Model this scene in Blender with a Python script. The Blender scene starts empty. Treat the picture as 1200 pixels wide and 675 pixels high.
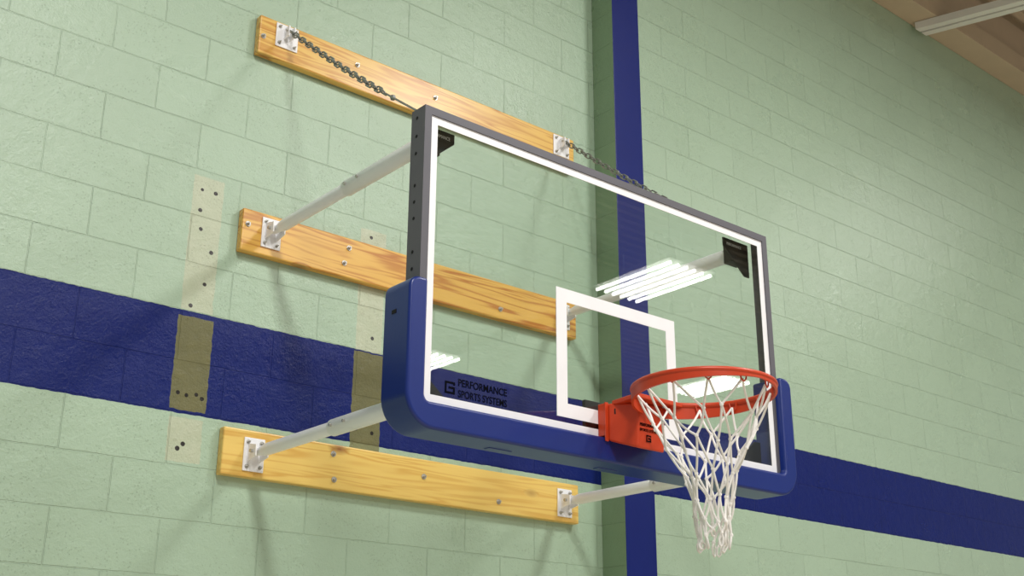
import bpy, bmesh, math, random
import numpy as np
from mathutils import Vector, Matrix
random.seed(7)
sc=bpy.context.scene
try:
    sc.view_settings.view_transform='Standard'
    sc.view_settings.look='None'
except Exception: pass
COL=bpy.context.collection
D=1.242          # wall face
# ---------------------------------------------------------------- materials
def srgb(r,g,b):
    f=lambda c:(c/255/12.92) if c/255<=.04045 else ((c/255+.055)/1.055)**2.4
    return (f(r),f(g),f(b),1)
class NT:
    def __init__(s,name):
        s.m=bpy.data.materials.new(name);s.m.use_nodes=True;s.t=s.m.node_tree
        s.b=s.t.nodes["Principled BSDF"];s.out=s.t.nodes["Material Output"]
    def n(s,typ,**k):
        x=s.t.nodes.new(typ)
        for a,v in k.items(): setattr(x,a,v)
        return x
    def l(s,a,b): s.t.links.new(a,b)
    def math(s,op,a,b=None,c=None,clamp=False):
        x=s.n("ShaderNodeMath",operation=op,use_clamp=clamp)
        for i,v in enumerate((a,b,c)):
            if v is None: continue
            if isinstance(v,(int,float)): x.inputs[i].default_value=v
            else: s.l(v,x.inputs[i])
        return x.outputs[0]
    def mix(s,f,a,b,blend='MIX'):
        x=s.n("ShaderNodeMix",data_type='RGBA',blend_type=blend)
        for i,v in ((0,f),(6,a),(7,b)):
            if isinstance(v,(int,float)): x.inputs[i].default_value=v
            elif isinstance(v,tuple): x.inputs[i].default_value=v
            else: s.l(v,x.inputs[i])
        return x.outputs[2]
    def noise(s,vec,scale,detail=3,rough=.5):
        x=s.n("ShaderNodeTexNoise");x.inputs["Scale"].default_value=scale;x.inputs["Detail"].default_value=detail;x.inputs["Roughness"].default_value=rough
        if vec is not None: s.l(vec,x.inputs["Vector"])
        return x.outputs["Fac"]
    def bump(s,h,strength,dist=.01,prev=None):
        x=s.n("ShaderNodeBump");x.inputs["Strength"].default_value=strength;x.inputs["Distance"].default_value=dist
        s.l(h,x.inputs["Height"])
        if prev is not None: s.l(prev,x.inputs["Normal"])
        return x.outputs[0]

def simple(name,col,rough=.45,metal=0.,nscale=60,nstr=.05,var=.06,spec=.5):
    M=NT(name);g=M.n("ShaderNodeNewGeometry").outputs["Position"]
    n=M.noise(g,nscale,4)
    n2=M.noise(g,7,3)
    dark=tuple(c*(1-var*2) for c in col[:3])+(1,)
    M.l(M.mix(n2,dark,col),M.b.inputs["Base Color"])
    M.b.inputs["Roughness"].default_value=rough;M.b.inputs["Metallic"].default_value=metal
    M.b.inputs["Specular IOR Level"].default_value=spec
    M.l(M.bump(n,nstr,.004),M.b.inputs["Normal"])
    return M.m

GREEN=srgb(177,202,177); BLUE=srgb(15,34,112)
def block_wall(name,with_stripe=True,base=GREEN):
    M=NT(name);P=M.n("ShaderNodeNewGeometry").outputs["Position"]
    sp=M.n("ShaderNodeSeparateXYZ");M.l(P,sp.inputs[0]);X,Y,Z=sp.outputs
    fine=M.noise(P,110,4,.7); med=M.noise(P,22,3,.6); big=M.noise(P,1.1,2)
    vor=M.n("ShaderNodeTexVoronoi");vor.inputs["Scale"].default_value=75;M.l(P,vor.inputs["Vector"])
    pore=M.math('LESS_THAN',vor.outputs["Distance"],.22)
    vsel=M.math('GREATER_THAN',M.noise(P,7,2),.51)
    pore=M.math('MULTIPLY',pore,vsel)
    wob=M.math('MULTIPLY',M.math('SUBTRACT',med,.5),.006)
    cv=M.n("ShaderNodeCombineXYZ")
    M.l(M.math('ADD',M.math('ADD',X,8.881),wob),cv.inputs[0]);M.l(M.math('ADD',M.math('ADD',Z,4.064-.596),wob),cv.inputs[1])
    br=M.n("ShaderNodeTexBrick");br.offset=.5;br.offset_frequency=2;br.squash=1
    M.l(cv.outputs[0],br.inputs["Vector"])
    for k,v in(("Scale",1),("Mortar Size",.003),("Mortar Smooth",.5),("Bias",0),("Brick Width",.4064),("Row Height",.2032)): br.inputs[k].default_value=v
    br.inputs["Color1"].default_value=(0,0,0,1);br.inputs["Color2"].default_value=(1,1,1,1);br.inputs["Mortar"].default_value=(.5,.5,.5,1)
    joint=M.math('MULTIPLY',br.outputs["Fac"],M.math('SUBTRACT',M.math('MULTIPLY',M.noise(P,2.6,3),2.),.25),clamp=True)
    g1=base;g2=tuple(c*.95 for c in base[:3])+(1,)
    col=M.mix(br.outputs["Color"],g2,g1)
    col=M.mix(M.math('MULTIPLY',big,.3),col,(g1[0]*.86,g1[1]*.88,g1[2]*.82,1))
    wn=M.math('SUBTRACT',M.noise(P,30,2),.5)
    def rect(x0,x1,z0,z1,w=.006):
        n=M.math('MULTIPLY',wn,w)
        xx=M.math('ADD',X,n);zz=M.math('ADD',Z,n)
        a=M.math('MULTIPLY',M.math('GREATER_THAN',xx,x0),M.math('LESS_THAN',xx,x1))
        b=M.math('MULTIPLY',M.math('GREATER_THAN',zz,z0),M.math('LESS_THAN',zz,z1))
        return M.math('MULTIPLY',a,b)
    hole=None
    if with_stripe:
        st=rect(-60,60,.186,.596,.008)
        bl=M.mix(med,BLUE,tuple(c*.8 for c in BLUE[:3])+(1,))
        col=M.mix(st,col,bl)
        spec=M.math('SUBTRACT',.6,M.math('MULTIPLY',st,.34))
        beige=M.mix(med,srgb(184,194,164),srgb(204,208,182))
        olive=M.mix(med,srgb(112,112,66),srgb(136,132,80))
        for r_,c_ in (((-1.165,-1.03,.60,1.18),beige),((-1.17,-1.02,.20,.575),olive),((-1.165,-1.025,0.0,.17),beige),
                   ((-.355,-.22,.596,1.165),beige),((-.36,-.21,.10,.59),olive)):
            col=M.mix(M.math('MULTIPLY',rect(*r_,w=.012),.85),col,c_)
        hw=M.math('MULTIPLY',M.math('SUBTRACT',med,.5),.008)
        for hx,hz in [(-1.125,1.12),(-1.065,1.12),(-1.125,1.03),(-1.115,.95),(-1.075,.72),(-1.125,.62),(-1.06,.86),
                      (-1.14,.265),(-1.105,.26),(-1.065,.268),(-1.04,.255),(-1.10,.07),(-1.12,.05),(-.30,1.13),(-.27,.66),(-.33,.25),(-.25,.24)]:
            dx=M.math('SUBTRACT',X,hx);dz=M.math('SUBTRACT',Z,hz)
            d=M.math('SQRT',M.math('ADD',M.math('MULTIPLY',dx,dx),M.math('MULTIPLY',dz,dz)))
            h=M.math('LESS_THAN',M.math('ADD',d,hw),.0085)
            hole=h if hole is None else M.math('MAXIMUM',hole,h)
        col=M.mix(hole,col,srgb(40,36,32))
        M.l(spec,M.b.inputs["Specular IOR Level"])
    col=M.mix(M.math('MULTIPLY',joint,.1),col,M.mix(1.,col,(.45,.5,.42,1),'MULTIPLY'))
    col=M.mix(M.math('MULTIPLY',pore,.22),col,M.mix(1.,col,(.5,.5,.45,1),'MULTIPLY'))
    M.l(col,M.b.inputs["Base Color"])
    M.l(M.math('ADD',M.math('MULTIPLY',M.noise(P,3,3),.24),.18),M.b.inputs["Roughness"])
    h=M.math('ADD',M.math('MULTIPLY',joint,-.0034),M.math('MULTIPLY',med,.0036))
    h=M.math('ADD',h,M.math('MULTIPLY',fine,.0020))
    h=M.math('ADD',h,M.math('MULTIPLY',pore,-.0012))
    if hole is not None: h=M.math('ADD',h,M.math('MULTIPLY',hole,-.006))
    M.l(M.bump(h,.9,1.0),M.b.inputs["Normal"])
    return M.m

def wood(name,base,dark,knotc,seed,amt=.9):
    M=NT(name);P=M.n("ShaderNodeNewGeometry").outputs["Position"]
    mp=M.n("ShaderNodeMapping");M.l(P,mp.inputs[0]);mp.inputs["Location"].default_value=(seed*3.1,0,seed*1.7)
    V=mp.outputs[0]
    st=M.n("ShaderNodeMapping");M.l(V,st.inputs[0]);st.inputs["Scale"].default_value=(.9,15,15)
    kv=M.n("ShaderNodeMapping");M.l(V,kv.inputs[0]);kv.inputs["Scale"].default_value=(2.8,.01,6.5)
    vo=M.n("ShaderNodeTexVoronoi");vo.inputs["Scale"].default_value=1;M.l(kv.outputs[0],vo.inputs["Vector"])
    kd=vo.outputs["Distance"]
    kn=M.math('SUBTRACT',1.,M.math('MULTIPLY',kd,6.),clamp=True)
    big=M.noise(st.outputs[0],.9,2,.4)
    w=M.n("ShaderNodeTexNoise");w.inputs["Scale"].default_value=1.1;w.inputs["Detail"].default_value=2.5;w.inputs["Distortion"].default_value=.4;M.l(st.outputs[0],w.inputs["Vector"])
    ph=M.math('ADD',M.math('MULTIPLY',w.outputs["Fac"],42),M.math('MULTIPLY',kn,9))
    ring=M.math('ADD',M.math('MULTIPLY',M.math('SINE',ph),.5),.5)
    ring=M.math('POWER',ring,2.)
    f2=M.n("ShaderNodeMapping");M.l(V,f2.inputs[0]);f2.inputs["Scale"].default_value=(6,160,160)
    fib=M.noise(f2.outputs[0],1,3)
    col=M.mix(M.math('MULTIPLY',ring,M.math('ADD',M.math('MULTIPLY',big,amt),.12),clamp=True),base,dark)
    col=M.mix(M.math('MULTIPLY',fib,.2),col,dark)
    col=M.mix(M.math('POWER',kn,1.0),col,knotc)
    M.l(col,M.b.inputs["Base Color"]);M.b.inputs["Roughness"].default_value=.35
    M.b.inputs["Coat Weight"].default_value=.2;M.b.inputs["Coat Roughness"].default_value=.25
    M.l(M.bump(fib,.12,.002),M.b.inputs["Normal"])
    return M.m

M_wall=block_wall("painted_block_wall")
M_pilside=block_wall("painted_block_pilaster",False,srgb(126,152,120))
M_bluecol=simple("navy_gloss_paint",srgb(12,32,114),.4,nstr=.1,spec=.3)
M_wood1=wood("varnished_pine_top",srgb(242,200,104),srgb(200,130,46),srgb(112,58,26),1,1.2)
M_wood2=wood("varnished_pine_middle",srgb(240,192,92),srgb(190,114,34),srgb(100,46,18),2.3,1.3)
M_wood3=wood("varnished_pine_bottom",srgb(244,210,116),srgb(218,164,70),srgb(140,80,36),3.7,1.)
M_white=simple("white_powder_coat",srgb(252,252,254),.35,var=.01)
M_frame=simple("grey_steel_paint",srgb(102,101,108),.5,spec=.3)
M_dark=simple("black_steel_bracket",srgb(38,40,42),.5)
M_hole=simple("bolt_hole_shadow",srgb(14,14,16),.8)
M_pad=simple("navy_moulded_rubber",srgb(17,43,122),.32,nscale=120,nstr=.04,spec=.5)
M_border=simple("white_glass_print",srgb(250,250,253),.4,nstr=.01)
M_orange=simple("orange_powder_coat",srgb(206,66,28),.36)
M_net=simple("white_nylon_cord",srgb(250,248,244),.8,nscale=400,nstr=.4)
M_zinc=simple("zinc_steel",srgb(196,194,188),.35,.6)
M_chain=simple("galvanised_steel",srgb(140,142,136),.4,.3)
M_print=simple("black_print",srgb(4,5,10),.7,spec=.05)
M_beam=simple("tan_painted_beam",srgb(206,186,160),.6,nscale=30)
M_deck=simple("beige_roof_deck",srgb(204,188,164),.6)
M_joist=simple("pale_painted_steel",srgb(238,236,230),.5)
def mk_glass():
    M=NT("clear_tempered_glass");t=M.t
    t.nodes.remove(M.b)
    tr=M.n("ShaderNodeBsdfTransparent");tr.inputs[0].default_value=(.955,.975,.965,1)
    gl=M.n("ShaderNodeBsdfGlossy");gl.inputs["Roughness"].default_value=.0;gl.inputs["Color"].default_value=(1,1,1,1)
    lw=M.n("ShaderNodeLayerWeight");lw.inputs[0].default_value=.5
    fac=M.math('ADD',M.math('MULTIPLY',M.math('POWER',lw.outputs["Facing"],5),.95),.04)
    ng=M.noise(M.n("ShaderNodeNewGeometry").outputs["Position"],2,2)
    fac=M.math('MULTIPLY',fac,M.math('ADD',M.math('MULTIPLY',ng,.1),.95))
    mx=M.n("ShaderNodeMixShader");M.l(fac,mx.inputs[0]);M.l(tr.outputs[0],mx.inputs[1]);M.l(gl.outputs[0],mx.inputs[2])
    M.l(mx.outputs[0],M.out.inputs[0]);return M.m
M_glass=mk_glass()
def mk_emit(name,col,s):
    M=NT(name);M.t.nodes.remove(M.b);e=M.n("ShaderNodeEmission");e.inputs[0].default_value=col;e.inputs[1].default_value=s
    M.l(e.outputs[0],M.out.inputs[0]);return M.m
M_tube=mk_emit("fluorescent_tube_glow",(1,.98,.92,1),15)
M_lamphouse=simple("grey_lamp_reflector",srgb(190,190,187),.6)
def mk_floor():
    M=NT("maple_gym_floor");P=M.n("ShaderNodeNewGeometry").outputs["Position"]
    br=M.n("ShaderNodeTexBrick");M.l(P,br.inputs["Vector"]);br.inputs["Scale"].default_value=1
    for k,v in(("Mortar Size",.001),("Brick Width",1.2),("Row Height",.06)): br.inputs[k].default_value=v
    br.inputs["Color1"].default_value=srgb(222,210,190);br.inputs["Color2"].default_value=srgb(210,196,174);br.inputs["Mortar"].default_value=srgb(150,130,100)
    M.l(br.outputs["Color"],M.b.inputs["Base Color"]);M.b.inputs["Roughness"].default_value=.3;return M.m
M_floor=mk_floor()
# ---------------------------------------------------------------- helpers
def finish(name,verts,faces,mat,parent=None,bevel=0,smooth=False,seg=3,loc=None,mats=None):
    v=np.array(verts,float);c=(v.min(0)+v.max(0))/2 if loc is None else np.array(loc,float)
    me=bpy.data.meshes.new(name);me.from_pydata([tuple(p-c) for p in v],[],faces)
    bm=bmesh.new();bm.from_mesh(me);bmesh.ops.recalc_face_normals(bm,faces=bm.faces);bm.to_mesh(me);bm.free()
    for m in (mats or [mat]): me.materials.append(m)
    if smooth:
        for p in me.polygons: p.use_smooth=True
        try: me.set_sharp_from_angle(angle=math.radians(40))
        except Exception: pass
    o=bpy.data.objects.new(name,me);COL.objects.link(o);o.location=c
    if bevel:
        b=o.modifiers.new("bevel","BEVEL");b.width=bevel;b.segments=seg;b.limit_method='ANGLE'
    if parent is not None: setpar(o,parent)
    return o
def setpar(o,p):
    o.parent=p;o.matrix_parent_inverse=Matrix.Translation(-p.location.copy())
class G:
    def __init__(s): s.v=[];s.f=[]
    def add(s,v,f):
        n=len(s.v);s.v+=[tuple(x) for x in v];s.f+=[tuple(i+n for i in q) for q in f];return s
    def box(s,lo,hi):
        x0,y0,z0=lo;x1,y1,z1=hi
        return s.add([(x0,y0,z0),(x1,y0,z0),(x1,y1,z0),(x0,y1,z0),(x0,y0,z1),(x1,y0,z1),(x1,y1,z1),(x0,y1,z1)],
                     [(0,1,2,3),(4,5,6,7),(0,1,5,4),(1,2,6,5),(2,3,7,6),(3,0,4,7)])
    def hexa(s,b,t):
        return s.add(list(b)+list(t),[(0,1,2,3),(4,5,6,7),(0,1,5,4),(1,2,6,5),(2,3,7,6),(3,0,4,7)])
    def prism(s,poly,y0,y1):
        n=len(poly);v=[(x,y0,z) for x,z in poly]+[(x,y1,z) for x,z in poly]
        f=[tuple(range(n)),tuple(range(n,2*n))]+[(i,(i+1)%n,(i+1)%n+n,i+n) for i in range(n)]
        return s.add(v,f)
    def tube(s,pts,r,seg=8,closed=False,caps=True):
        pts=[Vector(p) for p in pts];n=len(pts);rs=r if isinstance(r,(list,tuple)) else [r]*n
        T=[]
        for i in range(n):
            a=pts[(i-1)%n] if (closed or i>0) else pts[i];b=pts[(i+1)%n] if (closed or i<n-1) else pts[i]
            T.append((b-a).normalized())
        up=Vector((0,0,1)) if abs(T[0].z)<.9 else Vector((1,0,0))
        N=T[0].cross(up).normalized();V=[]
        for i in range(n):
            N=(N-T[i]*N.dot(T[i])).normalized();B=T[i].cross(N)
            for k in range(seg):
                a=2*math.pi*k/seg;V.append(pts[i]+(N*math.cos(a)+B*math.sin(a))*rs[i])
        F=[]
        for i in range(n if closed else n-1):
            j=(i+1)%n
            for k in range(seg): F.append((i*seg+k,i*seg+(k+1)%seg,j*seg+(k+1)%seg,j*seg+k))
        if caps and not closed: F.append(tuple(range(seg)));F.append(tuple(range((n-1)*seg,n*seg)))
        return s.add(V,F)
    def ball(s,c,r):
        c=Vector(c);V=[c+Vector((0,0,r))];m=6
        for j in (1,2,3):
            for k in range(m):
                a=2*math.pi*k/m;t=math.pi*j/4;V.append(c+Vector((math.sin(t)*math.cos(a),math.sin(t)*math.sin(a),math.cos(t)))*r)
        V.append(c-Vector((0,0,r)));F=[(0,1+k,1+(k+1)%m) for k in range(m)]
        for j in range(2):
            for k in range(m): F.append((1+j*m+k,1+j*m+(k+1)%m,1+(j+1)*m+(k+1)%m,1+(j+1)*m+k))
        L=len(V)-1
        F+=[(L,1+2*m+k,1+2*m+(k+1)%m) for k in range(m)]
        return s.add(V,F)
    def obj(s,name,mat,parent=None,**k): return finish(name,s.v,s.f,mat,parent,**k)
def empty(name,loc,label,cat,group=None):
    o=bpy.data.objects.new(name,None);COL.objects.link(o);o.location=loc;o.empty_display_size=.1
    o["label"]=label;o["category"]=cat
    if group:o["group"]=group
    return o
def top(o,label,cat,group=None):
    o["label"]=label;o["category"]=cat
    if group:o["group"]=group
    return o
def bolt(name,x,y,z,parent,r=.014,mat=None):
    g=G();g.tube([(x,y,z),(x,y-.003,z)],r,20)
    g.tube([(x,y-.003,z),(x,y-.011,z)],r*.62,6)
    g.tube([(x,y-.011,z),(x,y-.018,z)],r*.3,10)
    return g.obj(name,mat or M_zinc,parent,smooth=True)
# ---------------------------------------------------------------- structure
def struct(o): o["kind"]="structure";return o
WT=4.25
struct(G().box((-6,D,-2.87),(17,D+.25,5.05)).obj("wall_back",M_wall))
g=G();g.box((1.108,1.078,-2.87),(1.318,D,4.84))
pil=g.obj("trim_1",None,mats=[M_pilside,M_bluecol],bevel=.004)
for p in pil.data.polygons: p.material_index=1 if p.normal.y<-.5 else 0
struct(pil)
struct(G().box((-6,-17,-2.97),(17,D,-2.87)).obj("floor",M_floor))
prof=[];y=D
while y>-17:
    prof+=[(y,4.84),(y-.07,4.84),(y-.085,4.93),(y-.155,4.93)];y-=.17
prof.append((-17,4.84))
v=[(-6,a,b) for a,b in prof]+[(17,a,b) for a,b in prof];n=len(prof)
f=[(i,i+1,i+1+n,i+n) for i in range(n-1)]
struct(finish("ceiling",v,f,M_deck))
struct(G().box((-6,D-.20,WT),(17,D,4.42)).obj("trim_2",M_beam,bevel=.004))
struct(G().box((-6,D-.10,4.42),(17,D-.07,4.84)).obj("trim_3",M_beam,bevel=.003))
def joist(name,x,skew):
    g=G();y0,y1=1.20,-4.2
    def px(y): return x+(y0-y)*skew
    for zc,h in ((WT-.065,.06),(WT+.50,.04)):
        ys=y0 if zc<WT else .95
        for dx in(-.074,.012):
            a=px(ys)+dx;b=px(y1)+dx
            g.hexa([(a,ys,zc),(a+.062,ys,zc),(b+.062,y1,zc),(b,y1,zc)],[(a,ys,zc+h),(a+.062,ys,zc+h),(b+.062,y1,zc+h),(b,y1,zc+h)])
    pts=[];y=y0-.3;k=0
    while y>y1:
        pts.append((px(y),y,WT-.03 if k%2 else WT+.52));y-=.45;k+=1
    g.tube(pts,.014,6)
    return g.obj(name,M_joist)
for i,xx in enumerate((2.35,4.66,7.2)):
    top(joist("roof_joist" if i==0 else "roof_joist.%03d"%i,xx,.35),"pale painted open-web steel roof joist under ribbed deck","roof joist","roof joists")
# ---------------------------------------------------------------- timber boards
BX0,BX1=-.955,.917
boards=[("top",M_wood1,1.815,2.003,"varnished pine mounting board carrying the chain plates",
         [(-.935,1.90),(-.45,1.94),(-.0,1.93),(.02,1.85),(.45,1.86)]),
        ("mid",M_wood2,.892,1.078,"varnished knotty pine board carrying the upper arms",
         [(-.93,1.01),(-.46,.955),(-.44,1.03),(.0,1.03),(.42,.94)]),
        ("low",M_wood3,-.03,.156,"pale varnished pine board carrying the lower arms",
         [(-.46,.115),(-.45,.01),(.0,.08),(.42,.02)])]
for i,(k,m,z0,z1,lab,bl) in enumerate(boards):
    o=G().box((BX0,D-.041,z0),(BX1,D-.001,z1)).obj("mounting_board" if i==0 else "mounting_board.%03d"%i,m,bevel=.006)
    top(o,lab,"wooden board","pine mounting boards")
    for bx,bz in bl: bolt("bolt",bx,D-.041,bz,o,.012)
YF=D-.0415
# ---------------------------------------------------------------- support arms
def arm(sx,z,label):
    x=.822*sx
    e=empty("tubular_strut",(x,YF,z),label,"support arm","white tubular support arms")
    pz=z-.006;w=.045
    G().box((x-w,YF-.006,pz-.066),(x+w,YF,pz+.066)).obj("wall_plate",M_white,e,bevel=.002)
    for sxx in(-.029,.029):
        for bz in(-.048,.048): bolt("bolt",x+sxx,YF-.006,pz+bz,e,.008)
    for s in(-1,1):
        G().hexa([(x+s*.026-.003,YF-.006,z-.035),(x+s*.026+.003,YF-.006,z-.035),(x+s*.026+.003,YF-.07,z-.022),(x+s*.026-.003,YF-.07,z-.022)],
               [(x+s*.026-.003,YF-.006,z+.035),(x+s*.026+.003,YF-.006,z+.035),(x+s*.026+.003,YF-.07,z+.022),(x+s*.026-.003,YF-.07,z+.022)]).obj("clevis_lug",M_white,e)
    G().tube([(x-.04,YF-.045,z),(x+.04,YF-.045,z)],.007,10).obj("pivot_pin",M_zinc,e,smooth=True)
    G().tube([(x,YF-.02,z),(x,YF-.07,z),(x,YF-.11,z),(x,.55,z)],[.014,.018,.0245,.0245],24).obj("inner_tube",M_white,e,smooth=True)
    G().tube([(x,.62,z),(x,.615,z),(x,.125,z)],[.027,.031,.031],24).obj("outer_sleeve",M_white,e,smooth=True)
    for yy in(.585,.50):
        G().tube([(x-.038,yy,z),(x+.038,yy,z)],.006,8).obj("adjustment_bolt",M_zinc,e,smooth=True)
for sx,z,lab in((-1,.999,"white tubular upper arm bolted to knotty pine board"),(1,.999,"white tubular upper arm seen through the glass"),
                (-1,.065,"white tubular lower arm bolted to pale pine board"),(1,.065,"white tubular lower arm running behind the padding")):
    arm(sx,z,lab)
# ---------------------------------------------------------------- chains
def chain(sx,label):
    x=.822*sx;a=Vector((x,YF-.035,1.950));b=Vector((x,.075,1.080))
    e=empty("support_chain",(x,YF,1.935),label,"chain","steel support chains")
    w=.055
    G().box((x-w,YF-.006,1.935-.058),(x+w,YF,1.935+.058)).obj("wall_plate",M_white,e,bevel=.002)
    for dx in(-.038,.038):
        for dz in(-.04,.04): bolt("bolt",x+dx,YF-.006,1.935+dz,e,.008)
    for s in(-1,1): G().box((x+s*.014-.003,YF-.05,1.920),(x+s*.014+.003,YF-.006,1.970)).obj("clevis_lug",M_white,e)
    G().tube([(x-.022,YF-.035,1.95),(x+.022,YF-.035,1.95)],.006,8).obj("pivot_pin",M_zinc,e,smooth=True)
    d=(b-a);L=d.length;nrm=Vector((1,0,0))
    def P(t): return a+d*t+Vector((0,0,-.018*math.sin(math.pi*t)))
    pitch=.040;N=int((L*.74)/pitch)
    for i in range(N):
        c=P((i+.5)*pitch/L);t=(P((i+.6)*pitch/L)-P((i+.4)*pitch/L)).normalized()
        ang=math.radians(60 if i%2 else -30);side=(nrm*math.cos(ang)+t.cross(nrm)*math.sin(ang)).normalized()
        hl=.0245;r=.0118;pts=[]
        for k in range(14):
            q=2*math.pi*k/14;u=math.cos(q);s_=math.sin(q)
            pts.append(c+t*((hl-r)*(1 if u>0 else -1)+u*r)+side*(s_*r))
        G().tube(pts,.0037,6,closed=True).obj("chain_link",M_chain,e,smooth=True)
    s=P(N*pitch/L);g=G()
    q1=P(N*pitch/L+.05);q2=P(.93)
    g.tube([s,q1],.004,8);off=nrm*.009
    g.tube([q1-off,q2-off],.0035,6);g.tube([q1+off,q2+off],.0035,6);g.ball(q1,.012);g.ball(q2,.012);g.tube([q2,b],.004,8)
    g.obj("turnbuckle",M_chain,e,smooth=True)
chain(-1,"dark steel chain sloping from pine board to backboard corner")
chain(1,"dark steel chain running down behind the backboard top edge")
# ---------------------------------------------------------------- backboard
bb=empty("basketball_backboard",(0,.04,-.06),"clear glass basketball backboard with charcoal frame and navy padding","basketball backboard")
HW,HT=.913,1.07
G().box((-HW+.010,-.0042,.010),(HW-.010,-.0030,HT-.010)).obj("glass_pane",M_glass,bb)
f0,f1=-.012,.068
def rectframe(x0,x1,z0,z1,t,y0,y1,g=None):
    g=g or G();V=[];F=[]
    for y in(y0,y1):
        V+=[(x0,y,z0),(x1,y,z0),(x1,y,z1),(x0,y,z1),(x0+t,y,z0+t),(x1-t,y,z0+t),(x1-t,y,z1-t),(x0+t,y,z1-t)]
    for b in(0,8):
        for i in range(4): F.append((b+i,b+(i+1)%4,b+4+(i+1)%4,b+4+i))
    for i in range(4):
        F.append((i,(i+1)%4,8+(i+1)%4,8+i));F.append((4+i,4+(i+1)%4,12+(i+1)%4,12+i))
    return g.add(V,F)
g=rectframe(-HW,HW,0,HT,.029,f0,-.0055)
rectframe(-HW,HW,0,HT,.007,-.0055,f1,g)
frame=g.obj("frame",M_frame,bb)
for sx in(-1,1):
    for z in(1.035,.965,.90,.78,.72,.66,.54,.48):
        G().tube([(sx*(HW-.001),.035,z),(sx*(HW+.0012),.035,z)],.006,12).obj("bolt_hole",M_hole,frame)
rectframe(-.8835,.8835,.030,1.041,.029,-.0065,-.0044).obj("border_line",M_border,bb)
rectframe(-.312,.305,.078,.552,.05,-.0065,-.0044).obj("target_square",M_border,bb)
def text(body,size,loc,rot,mat,parent,name="lettering",width=None,bold=.0,sp=1.):
    cu=bpy.data.curves.new("txt","FONT");cu.body=body;cu.size=size;cu.extrude=.0004;cu.offset=bold;cu.align_x='LEFT';cu.space_character=sp
    t=bpy.data.objects.new("txt",cu);COL.objects.link(t);bpy.context.view_layer.update()
    me=bpy.data.meshes.new_from_object(t.evaluated_get(bpy.context.evaluated_depsgraph_get()))
    if width:
        xs=[v.co.x for v in me.vertices];k=width/(max(xs)-min(xs));x0=min(xs)
        for v in me.vertices: v.co.x=(v.co.x-x0)*k
    me.materials.clear();me.materials.append(mat)
    bpy.data.objects.remove(t)
    o=bpy.data.objects.new(name,me);COL.objects.link(o);o.location=loc;o.rotation_euler=rot
    if parent is not None: setpar(o,parent)
    return o
FR=(math.pi/2,0,0)
for sx in(-1,1):
    poly=[(.885,1.045),(.725,1.045),(.725,1.008),(.855,.895),(.885,.895)]
    g=G().prism([(sx*a,b) for a,b in poly],.070,.076);g.box((sx*.822-.04,.077,.95),(sx*.822+.04,.12,1.045))
    gu=g.obj("corner_gusset",M_dark,bb)
    text("PERFORMANCE",.018,(.745 if sx>0 else -.840,.0692,1.015),FR,M_border,gu,width=.095)
    poly=[(.885,.03),(.72,.03),(.72,.065),(.85,.17),(.885,.17)]
    g=G().prism([(sx*a,b) for a,b in poly],.070,.076);g.box((sx*.822-.04,.077,.02),(sx*.822+.04,.12,.11))
    g.obj("corner_gusset",M_dark,bb)
G().box((-.16,.012,.0),(.16,.03,.165)).obj("rear_mount_plate",M_dark,bb,bevel=.003)
def upad():
    ox,ix=.970,.899;zo,zi=-.062,.026;zt=.43;R=.11
    out=[]
    def arc(cx,cz,r,a0,a1,n=12): return [(cx+r*math.cos(math.radians(a0+(a1-a0)*i/n)),cz+r*math.sin(math.radians(a0+(a1-a0)*i/n))) for i in range(n+1)]
    out+=arc(-ox+.04,zt-.04,.04,90,180,6)
    out+=arc(-ox+R,zo+R,R,180,270)
    out+=arc(ox-R,zo+R,R,270,360)
    out+=arc(ox-.04,zt-.04,.04,0,90,6)
    out+=[(ix,zt)];out+=arc(ix-.02,zi+.02,.02,0,-90,3);out+=arc(-ix+.02,zi+.02,.02,270,180,3);out+=[(-ix,zt)]
    return out
pad=G().prism(upad(),-.042,.105).obj("edge_padding",M_pad,bb,bevel=.020,seg=5,smooth=True)
for x0 in(-.52,-.02,.5):
    G().box((x0-.05,.045,-.0645),(x0+.05,.075,-.058)).obj("padding_rib",M_pad,pad,bevel=.003)
for sx in(-1,1): G().box((sx*.9705-.001,.03,.315),(sx*.9705+.001,.055,.328)).obj("padding_slot",M_hole,pad)
text("PERFORMANCE",.034,(-.742,-.0052,.106),FR,M_print,bb,width=.205,bold=.0008)
text("SPORTS SYSTEMS",.034,(-.742,-.0052,.069),FR,M_print,bb,width=.205,bold=.0006)
def emblem(x,y,z,s,parent,mat):
    g=G();t=s*.18;y1=y+.0008
    for a in((0,0,s,t),(0,s-t,s,s),(0,t,t,s-t),(s-t,t,s,s*.60),(s*.38,s*.41,s-t,s*.60),(s-t,s*.72,s,s-t)):
        g.box((x+a[0],y,z+a[1]),(x+a[2],y1,z+a[3]))
    return g.obj("emblem",mat,parent)
emblem(-.796,-.0052,.074,.041,bb,M_print)
# ---------------------------------------------------------------- hoop
RC=Vector((0,-.400,.150));RR=.239
hp=empty("basketball_hoop",(0,-.046,.02),"orange breakaway rim with housing and white looped net","basketball hoop")
g=G();N=72
g.tube([RC+Vector((math.cos(2*math.pi*i/N)*RR,math.sin(2*math.pi*i/N)*RR,0)) for i in range(N)],.0095,10,closed=True)
rim=g.obj("rim",M_orange,hp,smooth=True)
V=[];F=[];n=60
for i in range(n+1):
    a=math.radians(90-14)-(math.radians(360-28))*i/n
    u=abs(2*i/n-1)
    h=.014+.040*u**1.0;ro=RR+.006;ri=RR-.002
    c,s=math.cos(a),math.sin(a)
    V+=[(RC.x+ro*c,RC.y+ro*s,RC.z-.002),(RC.x+ro*c,RC.y+ro*s,RC.z-h),(RC.x+ri*c,RC.y+ri*s,RC.z-h),(RC.x+ri*c,RC.y+ri*s,RC.z-.002)]
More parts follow.
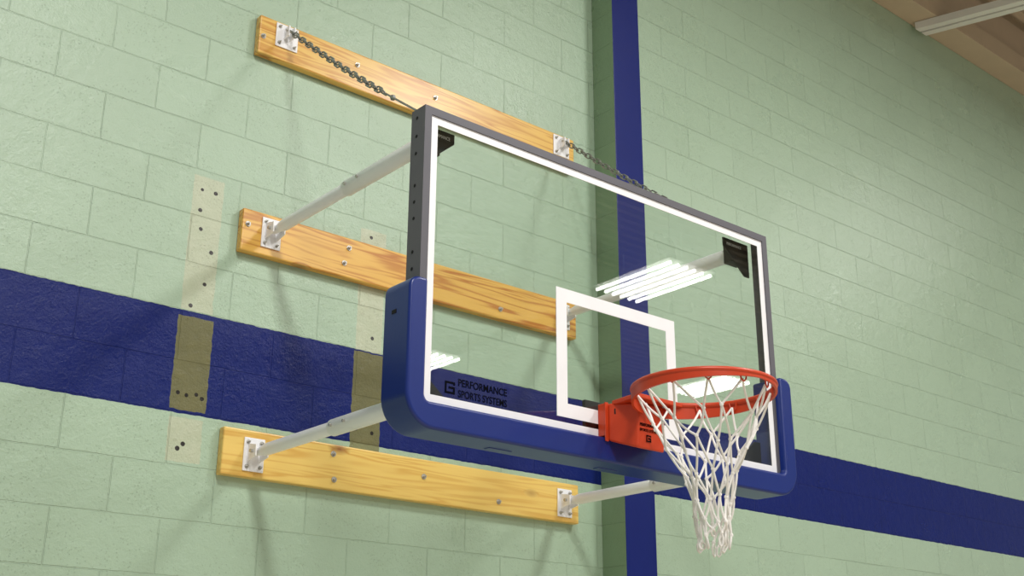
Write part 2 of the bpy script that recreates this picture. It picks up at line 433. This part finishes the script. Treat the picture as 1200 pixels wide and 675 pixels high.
for i in range(n):
    for k in range(4): F.append((i*4+k,i*4+(k+1)%4,(i+1)*4+(k+1)%4,(i+1)*4+k))
F+= [(0,1,2,3),(n*4,n*4+1,n*4+2,n*4+3)]
finish("rim_brace",V,F,M_orange,hp,smooth=True)
g=G()
g.hexa([(-.108,-.046,.012),(.108,-.046,.012),(.066,-.150,-.024),(-.066,-.150,-.024)],
       [(-.108,-.046,.148),(.108,-.046,.148),(.066,-.162,.138),(-.066,-.162,.138)])
ho=g.obj("spring_housing",M_orange,hp,bevel=.008)
for s in(-1,1):
    G().hexa([(s*.122,-.0435,.010),(s*.106,-.0435,.010),(s*.106,-.050,.010),(s*.122,-.050,.010)],
             [(s*.122,-.0435,.150),(s*.106,-.0435,.150),(s*.106,-.050,.150),(s*.122,-.050,.150)]).obj("side_flange",M_orange,hp,bevel=.002)
    for z in(.115,):
        yb=-.072;xb=.108-.042*(.026/.108)
        G().tube([(s*(xb-.003),yb,z-.010),(s*(xb-.003),yb,z+.010)],.0042,10).obj("housing_slot",M_hole,hp)
G().box((-.118,-.0432,.030),(.118,-.0070,.148)).obj("back_plate",M_orange,hp,bevel=.003)
g=G();g.hexa([(-.10,-.06,.140),(.10,-.06,.140),(.115,-.20,.140),(-.115,-.20,.140)],[(-.10,-.06,.156),(.10,-.06,.156),(.115,-.20,.156),(-.115,-.20,.156)])
g.obj("rim_plate",M_orange,hp,bevel=.003)
tilt=math.atan2(.012,.160)
def hy(z): return -.150-(z+.022)/.160*.012-.0012
text("PERFORMANCE",.0145,(-.061,hy(.056),.056),(math.pi/2+tilt,0,0),M_print,hp,width=.094,bold=.0003)
text("SPORTS SYSTEMS",.0135,(-.061,hy(.038),.038),(math.pi/2+tilt,0,0),M_print,hp,width=.094,bold=.0002)
emblem(-.028,hy(.012)-.001,.003,.024,hp,M_print)
NH=12
for i in range(NH):
    a=2*math.pi*(i+.5)/NH;c,s=math.cos(a),math.sin(a)
    r1=RR-.010;q=RC+Vector((c*r1,s*r1,-.012));tv=Vector((-s,c,0))
    G().tube([q+tv*.014+Vector((0,0,.010)),q+tv*.009-Vector((0,0,.012)),q-Vector((0,0,.02)),q-tv*.009-Vector((0,0,.012)),q-tv*.014+Vector((0,0,.010))],.0028,6).obj("net_hook",M_orange,hp,smooth=True)
zs=[.128,.034,-.060,-.146,-.222,-.290,-.345]
rs=[.222,.180,.126,.084,.066,.056,.050]
def node(k,i):
    rnd=random.Random(k*131+(i%NH)*17+5)
    a=2*math.pi*((i%NH)+.5+.5*(k%2))/NH+k*.07
    j=0 if k==0 else 1
    a+=j*rnd.uniform(-.14,.14);r=rs[k]*(1+j*rnd.uniform(-.17,.17));z=zs[k]+j*rnd.uniform(-.022,.022)
    off=.014*min(1,k/4)
    return Vector((off+r*math.cos(a),RC.y+r*math.sin(a),z))
g=G();nk=len(zs)
def cord(p,q,sag,rnd):
    m=(p+q)/2+Vector((rnd.uniform(-.009,.009),rnd.uniform(-.009,.009),-sag));pts=[]
    for t in(0,.2,.4,.6,.8,1): pts.append(p*(1-t)**2+m*2*t*(1-t)+q*t*t)
    g.tube(pts,.0040,7)
rnd=random.Random(3)
for k in range(nk-1):
    for i in range(NH):
        p=node(k,i);q1=node(k+1,i if k%2==0 else i+1);q2=node(k+1,i-1 if k%2==0 else i)
        cord(p,q1,.008,rnd);cord(p,q2,.008,rnd)
for k in range(1,nk):
    for i in range(NH): g.ball(node(k,i),.0074)
cx=Vector((.014,RC.y,0))
for i in range(NH):
    p=node(nk-1,i);w=rnd.uniform(.006,.010);h=rnd.uniform(.02,.052);t=Vector((rnd.uniform(-1,1),rnd.uniform(-1,1),0)).normalized()
    ln=(Vector((cx.x,cx.y,p.z))-p)*rnd.uniform(.0,.35)
    g.tube([p,p+t*w+Vector((0,0,-h*.4))+ln*.5,p+t*w*.8+Vector((0,0,-h*.85))+ln,p+Vector((0,0,-h))+ln,p-t*w*.8+Vector((0,0,-h*.85))+ln,p-t*w+Vector((0,0,-h*.4))+ln*.5,p],.0039,6)
g.obj("net",M_net,hp,smooth=True)
# ---------------------------------------------------------------- light fixtures mirrored in the glass
def fixture(x,y,z,i,w=.42,l=.68,r=.023):
    e=empty("light_fixture" if i==0 else "light_fixture.%03d"%i,(x,y,z),"suspended six-tube fluorescent high-bay fixture under the roof","light fixture","fluorescent gym lights")
    G().box((x-w,y-l,z+.06),(x+w,y+l,z+.12)).obj("housing",M_lamphouse,e)
    for k in range(6):
        xx=x-w+.06+k*(2*w-.12)/5
        G().tube([(xx,y-l+.04,z+.02),(xx,y+l-.04,z+.02)],r,10).obj("fluorescent_tube",M_tube,e,smooth=True)
    for s in(-1,1): G().tube([(x,y+s*.5,z+.12),(x,y+s*.5,4.84)],.008,6).obj("hanger_rod",M_joist,e)
fixture(7.45,-6.75,4.28,0);fixture(7.34,-11.75,4.28,1,.40,.74,.024);fixture(11.8,-9.6,4.28,2,.34,.62,.028)
def area(x,y,p,sx=.7,sy=1.3,z=4.25,col=(1,.985,.955)):
    l=bpy.data.lights.new("gym_light","AREA");l.shape='RECTANGLE';l.size=sx;l.size_y=sy;l.energy=p;l.color=col
    o=bpy.data.objects.new("gym_light",l);COL.objects.link(o);o.location=(x,y,z)
area(2.4,-2.8,165);area(7.3,-2.0,96,.5,1.2,4.0);area(2.8,-6.75,110);area(-2.0,-3.2,215);area(-2.0,-7,225)
w=bpy.data.worlds.new("world");sc.world=w;w.use_nodes=True
w.node_tree.nodes["Background"].inputs[0].default_value=(.98,.985,1,1);w.node_tree.nodes["Background"].inputs[1].default_value=.29
# ---------------------------------------------------------------- camera
yaw,pitch,roll,f=.6971,.3472,.0057,1403.3
F_=Vector((math.sin(yaw)*math.cos(pitch),math.cos(yaw)*math.cos(pitch),math.sin(pitch)))
r=F_.cross(Vector((0,0,1))).normalized();u=r.cross(F_)
r2=r*math.cos(roll)+u*math.sin(roll);u2=-r*math.sin(roll)+u*math.cos(roll)
cd=bpy.data.cameras.new("camera");cd.sensor_width=36;cd.lens=f/1200*36;cd.clip_start=.05
co=bpy.data.objects.new("camera",cd);COL.objects.link(co)
m=Matrix((r2,u2,-F_)).transposed().to_4x4();m.translation=Vector((-3.0199,-2.9939,-.9142));co.matrix_world=m
sc.camera=co
